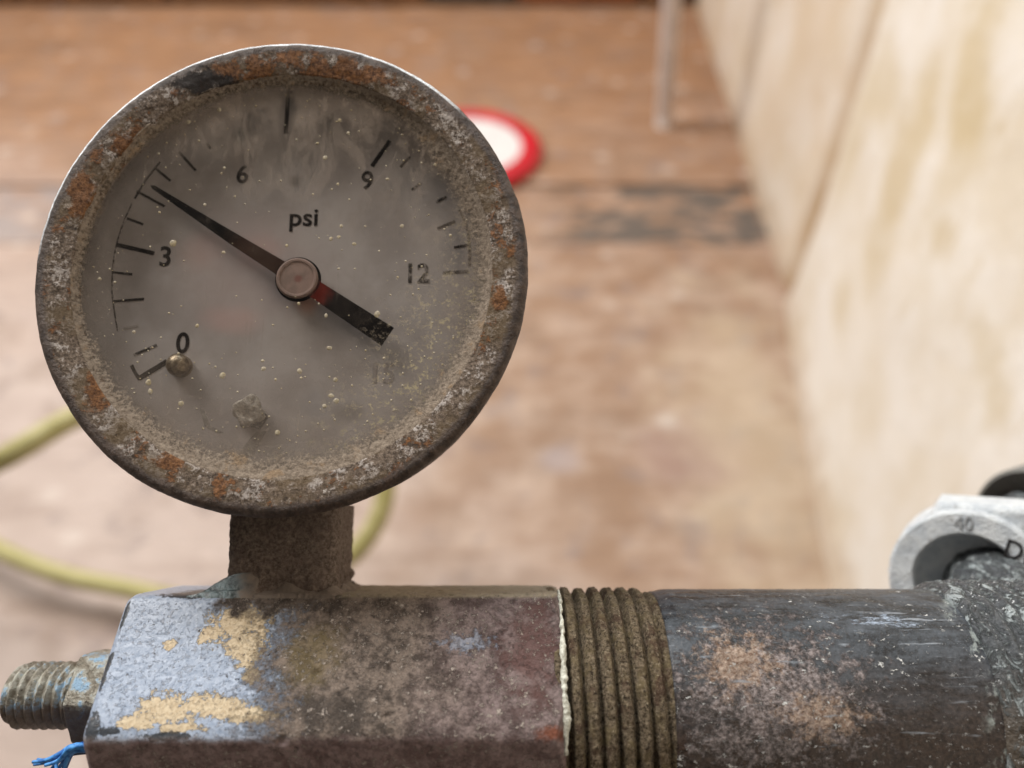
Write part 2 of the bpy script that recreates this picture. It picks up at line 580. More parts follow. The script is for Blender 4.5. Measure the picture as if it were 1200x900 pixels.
    # dark pits
    p = m.ramp(m.noise(1.3, 6, 0.75, 12), 0.60, 0.67)
    col = m.mix(m.mul(p, 0.85), col, (0.035, 0.025, 0.02))
    h = m.sub(m.add(m.add(m.mul(fine, m.mixf(cov, .15, .6)), m.mul(med, m.mixf(cov, .12, .8))), m.mul(g, 0.3)), m.mul(tan, .35))
    rough = m.mixf(m.mx(cov, m.mul(tan, .7)), 0.30, 0.66)
    return m.fin(col, rough, 0, m.bump(h, 0.0004), 0.35)


MAT_BLOCK = mat_block()
block = empty('hex_manifold', RIG @ Matrix.Translation(Vector((0, U0, N0)) * MM), 'dusty hexagonal pipe block with chipped paint tinted blue for sky sheen beneath the gauge', 'pipe fitting')


def hexr(phi, s=S, soft=0.25):
    """flat-topped hexagon radius with slightly worn corners; phi from +u towards +n"""
    h = s * math.sqrt(3) / 2
    a = (phi + math.pi / 6) % (math.pi / 3) - math.pi / 6
    r = h / math.cos(a)
    rc = h / math.cos(math.pi / 6) - soft
    k = 0.18
    return -k * math.log(math.exp(-r / k) + math.exp(-rc / k)) if r - rc > -6 * k else r


def loft(name, xs, rfun, nphi, mat, parent, disp=None, cap0=True, cap1=True, axis_xyz=None, coord_off=(0, 0, 0)):
    v = []
    for x in xs:
        for k in range(nphi):
            ph = 2 * math.pi * k / nphi
            r = rfun(x, ph)
            if disp: r += disp(x, ph, r)
            v.append((x, r * math.cos(ph), r * math.sin(ph)))
    f = grid_faces(len(xs), nphi, False, True)
    if cap0: f.append(list(range(nphi)))
    if cap1: f.append([(len(xs) - 1) * nphi + k for k in range(nphi)][::-1])
    return mesh(name, v, f, mat, parent)


def block_r(x, ph):
    r = hexr(ph)
    r = min(r, 12.35 + (XR - x) * 1.5)           # turned chamfer on the pipe end
    e = max(0.0, 0.5 - (x - XL))
    return r - e * 0.7


def block_d(x, ph, r):
    p = (x, r * math.cos(ph), r * math.sin(ph))
    sft = min(1.0, max(0.22, (x + 4) / 8))
    d = (fbm(p, 0.45, 4) * 0.055 + fbm(p, 2.2, 3) * 0.035) * sft
    # pits and knocks
    t = noise.noise(Vector(p) * 0.9 + Vector((31, 0, 0)))
    if t > 0.45: d -= (t - 0.45) * 0.9 * (sft if sft < .6 else 1)
    return d


xs = [XL, XL + .15, XL + .3, XL + .5] + list(np.linspace(XL + .7, XR - 1.4, 190)) + list(np.linspace(XR - 1.3, XR, 14))
bxs = [XL + 0.02] + xs
ob = loft('block_body', xs, block_r, 400, MAT_BLOCK, block, block_d)
# textures were laid out in gauge coordinates: shift them to the block's own origin
for nd in MAT_BLOCK.node_tree.nodes:
    if nd.bl_idname == 'ShaderNodeMapping' and nd.inputs['Scale'].default_value[0] == 1000.0:
        nd.inputs['Location'].default_value = (0, U0, N0)

# bead of grey-green sealant where the stem enters the block
sm = M('sealant')
sn = sm.noise(0.9, 5, 0.65)
sx = sm.axis(0)
scov = sm.ramp(sm.add(sx, sm.mul(sm.sub(sn, .5), 5)), -5.5, -3)
MAT_SEAL = sm.fin(sm.mix(scov, sm.mix(sm.ramp(sn, .35, .65), (0.03, 0.04, 0.04), (0.17, 0.23, 0.245)), sm.mix(sn, (0.12, 0.09, 0.07), (0.24, 0.19, 0.15))), sm.mixf(scov, 0.3, 0.85), 0, sm.bump(sn, 0.0003), 0.5)
v = []
SW = 6.0
nr, nc = 220, 14
for i in range(nr):
    a = 2 * math.pi * i / nr
    ca, sa = math.cos(a), math.sin(a)
    q = SW / max(abs(ca), abs(sa)) * 0.985
    q = min(q, SW * 1.3)
    wv = 1.9 + 1.0 * noise.noise(Vector((ca * 2, sa * 2, 3))) + (1.6 if ca < -0.3 else 0.0)
    hv = 1.25 + 0.6 * noise.noise(Vector((ca * 3, sa * 3, 9))) + (0.5 if ca < -0.3 else -0.5)
    for j in range(nc):
        t = j / (nc - 1)
        r = q + wv * t
        z = hv * (1 - t) ** 1.8 + fbm((ca * r, sa * r, 2), 0.8, 4) * 0.22 * (1 - t) - 0.12
        zz = r * sa
        yy = H + z
        if zz > 6.2:                                   # the bead ends on the block's front edge
            yy = min(yy, H + 0.25 * hv * (1 - t)) - 1.7 * (zz - 6.2) * (1 if zz > 7.0 else 0)
            zz = min(zz, 7.0 + 0.35 * (zz - 7.0))
        v.append((r * ca - 0.7, yy, zz))
mesh('sealant_bead', v, grid_faces(nr, nc, True, False), MAT_SEAL, block)

# ================================================================== TEST NIPPLE (left)
def mat_brass(name, warm=0.5):
    m = M(name)
    a = m.noise(0.9, 5, 0.65)
    b = m.noise(3.5, 4, 0.7, 3)
    u = m.axis(1)
    col = m.mix(m.ramp(a, 0.35, 0.65), (0.20, 0.175, 0.135), (0.50, 0.49, 0.43))
    bl = m.ramp(m.add(a, m.mul(m.noise(.4, 2, .5, 5), .6)), 0.86, 0.98)
    col = m.mix(bl, col, (0.30, 0.44, 0.58))
    col = m.mix(m.ramp(b, 0.6, 0.7), col, (0.04, 0.03, 0.02))
    low_tint = m.ramp(m.add(u, m.mul(m.sub(a, .5), 2.4)), -0.9, 0.3, 1, 0)  # darker brown towards the bottom
    col = m.mix(m.mul(low_tint, .8), col, (0.10, 0.06, 0.042))
    return m.fin(col, m.ramp(a, .3, .7, .32, .6), m.mixf(low_tint, 0.55, 0.0), m.bump(m.add(a, b), 0.0002), 0.5)


MAT_NIP = mat_brass('dull_brass')
UN = U0 + 1.1
nip = empty('test_nipple', RIG @ Matrix.Translation(Vector((XL, UN, N0 + .4)) * MM), 'small threaded brass nipple with hex nut on the left end of the block', 'nipple')


def nut_r(x, ph):
    r = hexr(ph, 5.15, 0.12)
    return min(r, 4.95 + (x + 6.4) * 1.6)


loft('hex_nut', list(np.linspace(-6.4, -5.2, 14)) + list(np.linspace(-5.1, 0.4, 30)), nut_r, 180, MAT_NIP, nip,
     lambda x, ph, r: fbm((x, r * math.cos(ph), r * math.sin(ph)), 0.9, 3) * 0.09)


def nthr_r(x, ph):
    tip = max(0, (-13.2 - x)) * 0.55
    if x > -6.9: return 3.05
    t = ((x + ph / (2 * math.pi) * 0.95) / 0.95) % 1.0
    return 3.05 + 0.42 * (1 - abs(2 * t - 1)) ** 0.9 - tip


loft('nipple_thread', list(np.linspace(-14.2, -6.0, 150)), nthr_r, 120, MAT_NIP, nip,
     lambda x, ph, r: fbm((x, r * math.cos(ph), r * math.sin(ph)), 1.6, 3) * 0.06)

# frayed blue cord below the nipple
bm_ = M('blue_cord_fibre')
bn = bm_.noise(1.5, 4, 0.6)
MAT_BLUE = bm_.fin(bm_.mix(bm_.ramp(bn, 0.35, 0.65), (0.02, 0.12, 0.40), (0.10, 0.36, 0.78)), 0.6, 0, None, 0.4)
cord = empty('frayed_cord', CAMF, 'frayed bright blue cord sticking out below the brass nipple', 'cord')


def camf_pt(px, py, z):
    return Vector(((px - 600) / F_PX * z, (450 - py) / F_PX * z, DIST - z))


zc = 80.0
random.seed(3)
core = [camf_pt(150, 878, zc), camf_pt(112, 876, zc), camf_pt(92, 878, zc), camf_pt(78, 882, zc), camf_pt(70, 888, zc)]
v_, f_ = sweep(smooth_path(core, 8), [0.75 - 0.012 * i for i in range(33)], 12)
mesh('cord_core', v_, f_, flat_mat('navy_cord', (0.025, 0.05, 0.11), 0.7, .2, 2), cord)
ends = [(38, 893, 0), (44, 890, 1), (52, 897, -1), (58, 904, 0.5), (64, 908, 1), (70, 912, -.5), (40, 896, 1.5), (75, 906, 1), (60, 893, 0), (66, 902, -1)]
for k, (ex, ey, dz) in enumerate(ends):
    o0 = camf_pt(104 - k % 3 * 3, 872 + (k % 4) * 2.2, zc - 0.6)
    o1 = camf_pt(84 + random.uniform(-4, 4), 878 + random.uniform(-3, 4), zc - .7 + dz * .3)
    o2 = camf_pt((ex + 76) / 2 + random.uniform(-4, 4), (ey + 886) / 2 + random.uniform(-3, 3), zc + dz * .6)
    o3 = camf_pt(ex, ey, zc + dz)
    path = smooth_path([o0, o1, o2, o3], 8)
    v_, f_ = sweep(path, [0.30 - 0.15 * i / len(path) for i in range(len(path))], 8)
    mesh('fibre', v_, f_, MAT_BLUE, cord)

# ================================================================== PIPE
RP = 12.1


def mat_pipe():
    m = M('blackened_pipe')
    x, u, n = m.axis(0), m.axis(1), m.axis(2)
    med = m.noise(0.5, 5, 0.65, 1)
    fine = m.noise(2.4, 6, 0.72, 2)
    str_ = m.noise(0.9, 5, 0.65, 3, (0.25, 1, 1))
    col = m.mix(m.ramp(m.add(m.mul(str_, .6), m.mul(fine, .4)), 0.38, 0.64), (0.010, 0.012, 0.015), (0.070, 0.080, 0.094))
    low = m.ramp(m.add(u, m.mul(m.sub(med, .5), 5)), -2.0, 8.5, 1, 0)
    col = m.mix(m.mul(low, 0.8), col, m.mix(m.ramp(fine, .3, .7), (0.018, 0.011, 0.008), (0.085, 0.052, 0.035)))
    # dusty mauve grey bloom and rust
    bloom = m.spot((48, 3.5, 10), (10.5, 7.5, 14), m.noise(.8, 6, .75, 8), 4.5, 0.2, 0.95)
    col = m.mix(m.mul(bloom, 0.85), col, m.mix(m.ramp(fine, .35, .65), (0.08, 0.058, 0.05), (0.44, 0.375, 0.365)))
    r1 = m.spot((45.4, 6.0, 9.5), (4.6, 3.4, 9), m.noise(.9, 6, .78, 18), 4.2, 0.2, 1.0)
    r2 = m.spot((52.5, 1.6, 11.6), (4.6, 2.4, 9), m.noise(.9, 6, .78, 28), 4.2, 0.2, 1.0)
    col = m.mix(m.mul(m.mx(r1, r2), 0.85), col, m.mix(m.ramp(fine, .35, .65), (0.20, 0.115, 0.07), (0.54, 0.41, 0.32)))
    # pale flecks, whitened to double as glints, and dry scratches
    fl = m.ramp(m.noise(1.9, 5, 0.75, 5, (0.7, 1, 1)), 0.60, 0.64)
    fl = m.mul(fl, m.ramp(m.noise(.22, 3, .6, 44), .42, .6, .15, 1))
    col = m.mix(m.mul(fl, 0.95), col, (0.74, 0.74, 0.72))
    sc = m.mul(m.ramp(m.noise(1.4, 4, 0.6, 7, (0.12, 1.4, 1.4)), 0.62, 0.70), m.ramp(m.noise(0.25, 2, .5, 17), .45, .6))
    col = m.mix(m.mul(sc, 0.7), col, (0.30, 0.33, 0.37))
    gleam = m.spot((60.5, 9.6, 7), (5.5, 0.7, 6), m.noise(1.2, 6, .8, 33, (.3, 1, 1)), 5.0, 0.1, 1.0)  # blue gleam on the pipe's upper side, painted as broken streaks
    col = m.mix(m.mul(m.mul(gleam, m.ramp(m.noise(2.2, 5, .8, 35, (.35, 1, 1)), .47, .6)), 0.8), col, (0.42, 0.50, 0.62))
    # sealing compound smears near the tee
    gs = m.mul(m.ramp(m.add(x, m.mul(m.sub(med, .5), 8)), 67, 71), m.ramp(m.noise(0.75, 6, 0.7, 21, (1, .55, .55)), 0.50, 0.60))
    col = m.mix(m.mul(gs, 0.8), col, m.mix(fine, (0.22, 0.25, 0.22), (0.55, 0.60, 0.58)))
    h = m.add(m.add(m.mul(med, .8), m.mul(fine, .35)), m.add(m.mul(fl, .3), m.mul(bloom, m.mul(fine, 1.2))))
    return m.fin(col, m.mixf(bloom, m.ramp(str_, .3, .7, .24, .48), .8), 0.0, m.bump(h, 0.0002), 0.45)


def mat_thread():
    m = M('crusted_thread')
    a = m.noise(0.6, 5, 0.65, 1)
    b = m.noise(3.2, 6, 0.75, 2)
    col = m.mix(m.ramp(b, 0.36, 0.62), (0.05, 0.034, 0.02), (0.31, 0.24, 0.16))
    col = m.mix(m.ramp(a, 0.45, 0.68), col, m.mix(b, (0.10, 0.07, 0.03), (0.34, 0.265, 0.15)))
    col = m.mix(m.mul(m.ramp(m.noise(.4, 3, .6, 7), .52, .66), .7), col, (0.09, 0.045, 0.03))
    col = m.mix(m.mul(m.ramp(m.noise(2.2, 5, .8, 19), .57, .63), .8), col, (0.46, 0.38, 0.26))
    col = m.mix(m.mul(m.ramp(m.noise(1.6, 5, .75, 29), .58, .64), .85), col, (0.025, 0.016, 0.01))
    return m.fin(col, 0.85, 0, m.bump(m.add(b, a), 0.0006), 0.25)


MAT_PIPE, MAT_THR = mat_pipe(), mat_thread()
pipe = empty('steel_pipe', RIG @ Matrix.Translation(Vector((0, U0, N0)) * MM), 'blackened steel pipe with a crusted thread running right from the block', 'pipe')
XT = 39.2


def pipe_r(x, ph):
    r = RP
    if x < XT + 1.2: r -= 0.25 * (1 - max(0, min(1, (x - XT) / 1.2)))
    return r


def pipe_d(x, ph, r):
    p = (x, r * math.cos(ph), r * math.sin(ph))
    return fbm(p, 0.25, 4) * 0.06 + fbm(p, 1.6, 3) * 0.03


wx = (0.155 - (RIG @ Vector((0, U0 * MM, N0 * MM))).x) / MM    # run on into the wall
loft('pipe_barrel', list(np.linspace(XT - .2, 88, 230)) + list(np.linspace(90, wx + 25, 20)), pipe_r, 300, MAT_PIPE, pipe, pipe_d)


def thr_r(x, ph):
    pitch = 1.58
    t = ((x - XR) / pitch - ph / (2 * math.pi)) % 1.0
    fade = max(0.0, min(1.0, (XT + .4 - x) / 3.0))
    ridge = min(1.0, 3.4 * (0.5 - abs(t - 0.5))) ** .9
    return RP - 0.95 + (0.10 + 0.95 * ridge) * (0.35 + .65 * fade) + 0.05


def thr_d(x, ph, r):
    p = (x * .8, r * math.cos(ph), r * math.sin(ph))
    return fbm(p, 0.7, 4) * 0.15 + fbm(p, 3.0, 3) * 0.045


loft('pipe_thread', list(np.linspace(XR - 1.2, XT + .5, 190)), thr_r, 460, MAT_THR, pipe, thr_d, False, False)

# ragged white joint tape squeezed out at the block's end
tm = M('joint_tape')
tn = tm.noise(1.4, 5, 0.65)
MAT_TAPE = tm.fin(tm.mix(tm.ramp(tn, .3, .62), (0.30, 0.28, 0.22), (0.78, 0.78, 0.68)), 0.7, 0, tm.bump(tn, 0.0003), 0.3)
v = []
nph, nk = 260, 10
for i in range(nph):
    ph = math.radians(14 + 84 * i / (nph - 1))
    wv = 0.20 + 0.20 * noise.noise(Vector((ph * 9, 1, 1))) + 0.12 * noise.noise(Vector((ph * 31, 5, 1)))
    wv += 0.32 * math.exp(-((math.degrees(ph) - 84) / 7) ** 2) + .12 * math.exp(-((math.degrees(ph) - 60) / 14) ** 2)
    wv = max(0.04, wv)
    rr = 12.42 + 0.10 * noise.noise(Vector((ph * 14, 8, 2)))
    for k in range(nk):
        q = 2 * math.pi * k / nk
        x = XR - 0.05 + wv * math.cos(q) + 0.1 * noise.noise(Vector((ph * 17, 3, 3)))
        r = rr + 0.34 * math.sin(q)
        v.append((x, r * math.cos(ph), r * math.sin(ph)))
mesh('joint_tape', v, grid_faces(nph, nk, False, True), MAT_TAPE, pipe)

# ================================================================== TEE AND BRANCH (right)
def mat_tee():
    m = M('smeared_tee')
    med = m.noise(0.55, 6, 0.68, 1, (0.7, 1, 1))
    fine = m.noise(2.4, 5, 0.7, 2)
    col = m.mix(m.ramp(fine, .3, .7), (0.03, 0.033, 0.037), (0.10, 0.11, 0.12))
    u = m.axis(1)
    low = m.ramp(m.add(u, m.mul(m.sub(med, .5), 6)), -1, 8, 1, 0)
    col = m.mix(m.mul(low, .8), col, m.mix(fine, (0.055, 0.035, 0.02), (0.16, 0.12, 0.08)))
    s1 = m.ramp(m.noise(0.6, 7, 0.76, 9, (1, .6, .6), 1.2), 0.48, 0.58)
    col = m.mix(m.mul(s1, .75), col, m.mix(fine, (0.16, 0.20, 0.20), (0.66, 0.72, 0.74)))
    col = m.mix(m.mul(m.ramp(m.noise(1.9, 5, .75, 15), .60, .65), .9), col, (.75, .77, .77))
    h = m.add(m.mul(med, 1.0), m.add(m.mul(fine, .4), m.mul(s1, .5)))
    return m.fin(col, m.ramp(med, .35, .65, .25, .55), 0, m.bump(h, 0.0006), 0.55)


MAT_TEE = mat_tee()
tee = empty('pipe_tee', RIG @ Matrix.Translation(Vector((0, U0, N0)) * MM), 'crusted pipe tee smeared with grey sealing compound at the right edge', 'pipe fitting')
X0T = 69.5


def tee_r(x, ph):
    e = min(1, (x - X0T) / 1.1)
    r = RP + 0.15 + 0.65 * math.sin(e * math.pi / 2)
    if x > X0T + 1.5:
        t = ((x - X0T) / 1.75 + ph / 40) % 1
        r += 0.35 * math.sin(math.pi * t) ** 2 * (0.6 + 0.6 * math.sin(ph * .8 + 1))
    return r


def tee_d(x, ph, r):
    p = (x, r * math.cos(ph), r * math.sin(ph))
    return fbm(p, 0.35, 5) * 0.25 + fbm(p, 1.8, 3) * 0.10


loft('tee_collar', list(np.linspace(X0T, 96, 190)), tee_r, 260, MAT_TEE, tee, tee_d)
# branch: leaves the back of the tee, passes through the union nut and turns to the wall
RC = RIG.inverted() @ CAMF


def c2t(x, u, n):
    """camera-parallel mm -> tee local mm"""
    p = RC @ (Vector((x, u, n)) * MM) / MM
    return p - Vector((0, U0, N0))


bpath = smooth_path([c2t(61.5, -34, -6), c2t(61.5, -29.5, -14), c2t(61.0, -27.0, -19), c2t(66.0, -25.5, -29), c2t(72, -24.2, -35), c2t(79.5, -22.0, -41)], 14)
brs = [9.6 - 4.1 * min(1, i / 30) ** .8 for i in range(len(bpath))]
vv, ff = sweep(bpath, brs, 72)
vv = [Vector(p) + Vector((fbm(p, .5, 4), fbm(Vector(p) + Vector((9, 9, 9)), .5, 4), 0)) * 0.4 for p in vv]
mesh('tee_branch', vv, ff, MAT_TEE, tee)

# ---- union nut
def mat_nut():
    m = M('pale_cast_metal')
    a = m.noise(0.5, 5, 0.65, 1)
    b = m.noise(2.6, 5, 0.7, 2)
    col = m.mix(m.ramp(a, .35, .65), (0.58, 0.62, 0.66), (0.76, 0.79, 0.81))
    col = m.mix(m.ramp(b, .66, .74), col, (0.08, 0.08, 0.075))
    col = m.mix(m.mul(m.ramp(m.noise(.8, 4, .6, 6), .60, .70), .5), col, (0.24, 0.23, 0.21))
    return m.fin(col, 0.55, 0.1, m.bump(m.add(a, b), 0.0003), 0.4)


MAT_NUT = mat_nut()
nd = Vector((0.62, 0.02, -1)).normalized()
zax = -nd
xax = Vector((0, 1, 0)).cross(zax).normalized()
yax = zax.cross(xax)
NUTM = CAMF @ Matrix.Translation(Vector((57.6, -25.1, -20)) * MM) @ Matrix((xax, yax, zax)).transposed().to_4x4()
nut = empty('union_nut', NUTM, 'pale grey cast union nut with raised lettering behind the tee', 'union nut')
RO, RI = 9.0, 6.0
prof = [(0.05, -3.8), (5.0, -3.8), (RI, -3.2), (RI, -0.25), (RI + .25, 0), (RO - .35, 0), (RO, -.3), (RO + .05, -1.6), (RO + .05, -9)]
v = []
sg = 160
for k in range(sg):
    a = 2 * math.pi * k / sg
    for (r, z) in prof:
        q = Vector((r * math.cos(a), r * math.sin(a), z))
        d = fbm(q, .5, 3) * .1
        v.append((q.x * (1 + d / r), q.y * (1 + d / r), q.z + (d * .6 if z > -1 else 0)))
crisp(mesh('nut_collar', v, grid_faces(sg, len(prof), True, False), MAT_NUT, nut), 28)
bm = bmesh.new()
rings = []
HR = 11.3
for (z, sc_) in ((-1.5, .93), (-2.1, 1.0), (-9.0, 1.0), (-9.6, .95)):
    rings.append([bm.verts.new((2.4 + HR * sc_ * math.cos(math.radians(60 * k)), HR * sc_ * math.sin(math.radians(60 * k)), z)) for k in range(6)])
hole0 = [bm.verts.new((9.3 * math.cos(math.radians(60 * k)), 9.3 * math.sin(math.radians(60 * k)), -1.5)) for k in range(6)]
hole1 = [bm.verts.new((7.3 * math.cos(math.radians(60 * k)), 7.3 * math.sin(math.radians(60 * k)), -9.6)) for k in range(6)]
for a, b in zip([hole0] + rings, rings + [hole1]):
    for k in range(6):
        bm.faces.new((a[k], a[(k + 1) % 6], b[(k + 1) % 6], b[k]))
bmobj('nut_hexagon', bm, MAT_NUT, nut, smooth=False, s=MM, bevel=0.35, seg=3)


def text_obj(name, s, x, y, z, h, mat, parent, sx=1.0, ext=0.02, rot=0.0, bold=0.0, jitter=0.0):
    cu = bpy.data.curves.new(name, 'FONT')
    cu.body = s
    cu.size = h / 0.73
    cu.align_x = 'CENTER'
    cu.align_y = 'CENTER'
    cu.extrude = ext
    cu.offset = bold
    cu.resolution_u = 5
    to = bpy.data.objects.new(name, cu)
    COL.objects.link(to)
    bpy.context.view_layer.update()
    me = bpy.data.meshes.new_from_object(to.evaluated_get(bpy.context.evaluated_depsgraph_get()))
    bpy.data.objects.remove(to)
    bpy.data.curves.remove(cu)
    vs_ = [vv.co for vv in me.vertices]
    cx = (max(q.x for q in vs_) + min(q.x for q in vs_)) / 2
    cy = (max(q.y for q in vs_) + min(q.y for q in vs_)) / 2
    hh = max(q.y for q in vs_) - min(q.y for q in vs_)
    k = h / hh
    for q in me.vertices:
        px_, py_ = (q.co.x - cx) * k * sx, (q.co.y - cy) * k
        c_, s_ = math.cos(rot), math.sin(rot)
        q.co = Vector((x + px_ * c_ - py_ * s_, y + px_ * s_ + py_ * c_, z + q.co.z)) * MM
    return link(name, me, mat, parent, smooth=False)


MAT_EMB = flat_mat('grimy_raised_letters', (0.36, 0.37, 0.38), 0.6, 0.25, 1.5)
MAT_INK = flat_mat('black_print', (0.013, 0.011, 0.011), 0.6, 0.3, 2)
text_obj('lettering', 'DN', 6.2, 4.35, 0.06, 2.3, MAT_INK, nut, 0.85, 0.06, math.radians(-14), 0.01)
text_obj('lettering', '40', -0.3, 7.5, 0.02, 1.7, MAT_EMB, nut, 0.9, 0.12, 0, 0.0)

# dark coupling behind the nut, running to the wall
cp = M('dark_rubber')
cn = cp.noise(1.0, 5, .7)
MAT_COUP = cp.fin(cp.mix(cp.ramp(cn, .62, .7), (0.19, 0.185, 0.17), (0.42, 0.41, 0.39)), 0.7, 0, cp.bump(cn, .0002), .4)
coup = empty('pipe_coupling', CAMF, 'dark grey round coupling behind the pale union nut', 'coupling')
p0, p1 = Vector((79.5, -21.6, -41)), Vector((140, -15, -78))
dd = (p1 - p0).normalized()
vv, ff = sweep([p0, p0 + dd * .5, p0 + dd * 6, p0 + dd * 13, p0 + dd * 13.5], [8.2, 8.8, 8.9, 8.9, 8.2], 96)
mesh('coupling_sleeve', vv, ff, MAT_COUP, coup)
vv, ff = sweep([p0 + dd * 13, p0 + dd * 140], 5.6, 48)
mesh('coupling_pipe', vv, ff, MAT_COUP, coup)

# ================================================================== PRESSURE GAUGE
gauge = empty('pressure_gauge', RIG, 'rusty round dial pressure gauge reading about four psi', 'pressure gauge')
RB = 25.3


def mat_bezel():
    m = M('rusted_bezel')
    r = m.radius()
    x, y = m.axis(0), m.axis(1)
    big = m.noise(0.16, 4, 0.6, 1)
    med = m.noise(0.75, 6, 0.72, 2)
    fine = m.noise(2.4, 6, 0.82, 3)
    # old zinc plating under pale corrosion crust
    col = m.mix(m.ramp(fine, .36, .64), (0.055, 0.037, 0.026), (0.27, 0.205, 0.155))
    col = m.mix(m.mul(m.ramp(m.add(med, m.mul(m.sub(fine, .5), .8)), .51, .61), .85), col, m.mix(m.ramp(fine, .3, .7), (0.24, 0.20, 0.175), (0.62, 0.56, 0.52)))
    # olive brown film
    col = m.mix(m.mul(m.ramp(m.noise(.22, 3, .6, 7), .44, .60), .75), col, m.mix(fine, (0.055, 0.035, 0.018), (0.23, 0.16, 0.09)))
    # rust blooms
    rm = m.noise(0.38, 5, 0.7, 11)
    top = m.spot((2, 24, 0), (15, 4.5, 30), med, 1.2, .5, 1.2)
    ru = m.ramp(m.add(m.add(rm, m.mul(top, 0.08)), m.mul(m.sub(fine, .5), .25)), .55, .61)
    for (cx, cy, rx, ry) in ((-17.6, -12.4, 1.5, 2.6), (-10.2, -19.8, 2.3, 1.1), (22.4, -3.2, 1.0, 2.1), (-21.2, 7.8, 1.8, 3.2), (-16.5, 13.4, 2.4, 2.0), (8.5, 21.5, 3.0, 1.2)):
        ru = m.mx(ru, m.spot((cx, cy, 0), (rx, ry, 9), med, 2.6, .55, .95))
    col = m.mix(m.mul(ru, .9), col, m.mix(m.ramp(fine, .34, .66), (0.06, 0.022, 0.009), (0.29, 0.125, 0.042)))
    # black blotches at the upper left
    bl = m.spot((-9.3, 20.6, 0), (5.0, 1.7, 9), med, 2.8, .5, .95)
    bl = m.mx(bl, m.mul(m.ramp(m.noise(.7, 4, .65, 15), .64, .72), .8))
    col = m.mix(m.mul(bl, .92), col, (0.022, 0.018, 0.018))
    # rolled outer edge, worn brown steel
    ed = m.ramp(m.add(r, m.mul(m.sub(med, .5), 1.8)), RB - 1.55, RB - 0.95)
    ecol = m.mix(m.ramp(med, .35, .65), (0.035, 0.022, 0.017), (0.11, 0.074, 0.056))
    rim_glint = m.mul(m.ramp(r, RB - 0.6, RB - 0.4), m.ramp(m.add(m.add(m.mul(x, -.35), y), m.mul(m.sub(med, .5), 14)), 8, 15))  # window highlight painted along the upper left of the rim
    ecol = m.mix(rim_glint, ecol, (0.72, 0.75, 0.78))
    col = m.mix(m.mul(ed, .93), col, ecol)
    h = m.add(m.add(m.mul(fine, .55), m.mul(med, 1.0)), m.mul(ru, .25))
    rough = m.mixf(ed, .88, .5)
    met = m.mul(rim_glint, .8)
    return m.fin(col, rough, met, m.bump(h, 0.0003), .35)


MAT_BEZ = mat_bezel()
# profile (r, n) of the rolled bezel
bp = []
for t in np.linspace(0, 1, 8): bp.append((RB - .7 + .25 * t, -7.5 + 3 * t))
for t in np.linspace(0, math.pi / 2, 10): bp.append((RB - 0.95 + .95 * math.cos(t), -1.15 + .95 * math.sin(t)))
for t in np.linspace(0.06, 1, 20): bp.append((RB - .95 - 2.75 * t, -0.20 + .10 * math.sin(t * math.pi) - 0.45 * t))
for t in np.linspace(0.15, 1, 8): bp.append((RB - 3.7 - 0.35 * t, -0.65 - 1.35 * t))
ns = 1500
v = []
for k in range(ns):
    a = 2 * math.pi * k / ns
    ca, sa = math.cos(a), math.sin(a)
    for j, (r, n) in enumerate(bp):
        q = Vector((r * ca, r * sa, n))
        face = 1.0 if j > 16 else 0.35
        d = fbm(q, .5, 4) * .08 + fbm(q, 1.9, 4) * .02 * face
        t = noise.noise(q * 1.1 + Vector((17, 5, 0)))
        if t > .35: d += (t - .35) * .2 * face
        dent = 0.10 * noise.noise(Vector((ca * 2.2, sa * 2.2, 4)))
        rr = r + (dent if j < 18 else 0) + (d * .7 if j < 16 else 0)
        v.append((rr * ca, rr * sa, n + (d if j >= 14 else 0)))
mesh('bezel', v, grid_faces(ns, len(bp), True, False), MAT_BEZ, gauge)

# case behind
MAT_CASE = flat_mat('brown_case_steel', (0.14, 0.10, 0.08), 0.55, 0.2, 0.4, 0.3)
cprof = [(RB - 2.2, -5.0), (RB - 4.0, -7.5), (RB - 4.6, -20), (RB - 6, -21.5), (0.01, -21.6)]
lathe('case', cprof, MAT_CASE, gauge, 160, MM)

# dial plate
ND = -4.6
dm = M('dial_face')
d1 = dm.noise(0.12, 4, .6, 1)
d2 = dm.noise(3.0, 5, .7, 2)
dcol = dm.mix(dm.ramp(d1, .35, .65), (0.255, 0.220, 0.20), (0.345, 0.305, 0.282))
dcol = dm.mix(dm.mul(dm.ramp(d2, .66, .74), .5), dcol, (0.10, 0.08, 0.07))
for (cx, cy, rx, ry, cc, am) in ((-0.3, 11.2, 1.1, 1.1, (0.09, .075, .065), .7), (-6.6, 16.6, 1.0, 1.1, (0.03, .04, .04), .75), (-4, 1, 10, 8, (.40, .315, .295), .5), (-6, -4.5, 4, 2, (.50, .30, .26), .35), (-10, 3.2, 3, 3, (.50, .32, .28), .3), (1.8, -2.2, 1.6, 2.2, (.42, .16, .08), .5), (6.5, -14.5, 2.2, 1.6, (.10, .085, .07), .5), (-3.5, 3.0, 3.0, 2.4, (.50, .26, .22), .22)):  # pink spots paint a warm glass reflection into the dial
    dcol = dm.mix(dm.mul(dm.spot((cx, cy, ND), (rx, ry, 5), d1, 1.0, .2, 1.1), am), dcol, cc)
MAT_DIAL = dm.fin(dcol, .7, 0, None, .3)
dial = lathe('dial', [(0.01, ND), (RB - 2.4, ND), (RB - 1.6, ND + .6)], MAT_DIAL, gauge, 128, MM)


def fade_mat(name, cover):
    m = M(name)
    n = m.noise(2.2, 5, .75, 3)
    return m.fin(m.mix(m.ramp(n, cover - .12, cover + .05), (0.016, 0.013, 0.012), (0.27, 0.235, 0.212)), .9, 0, None, .04)


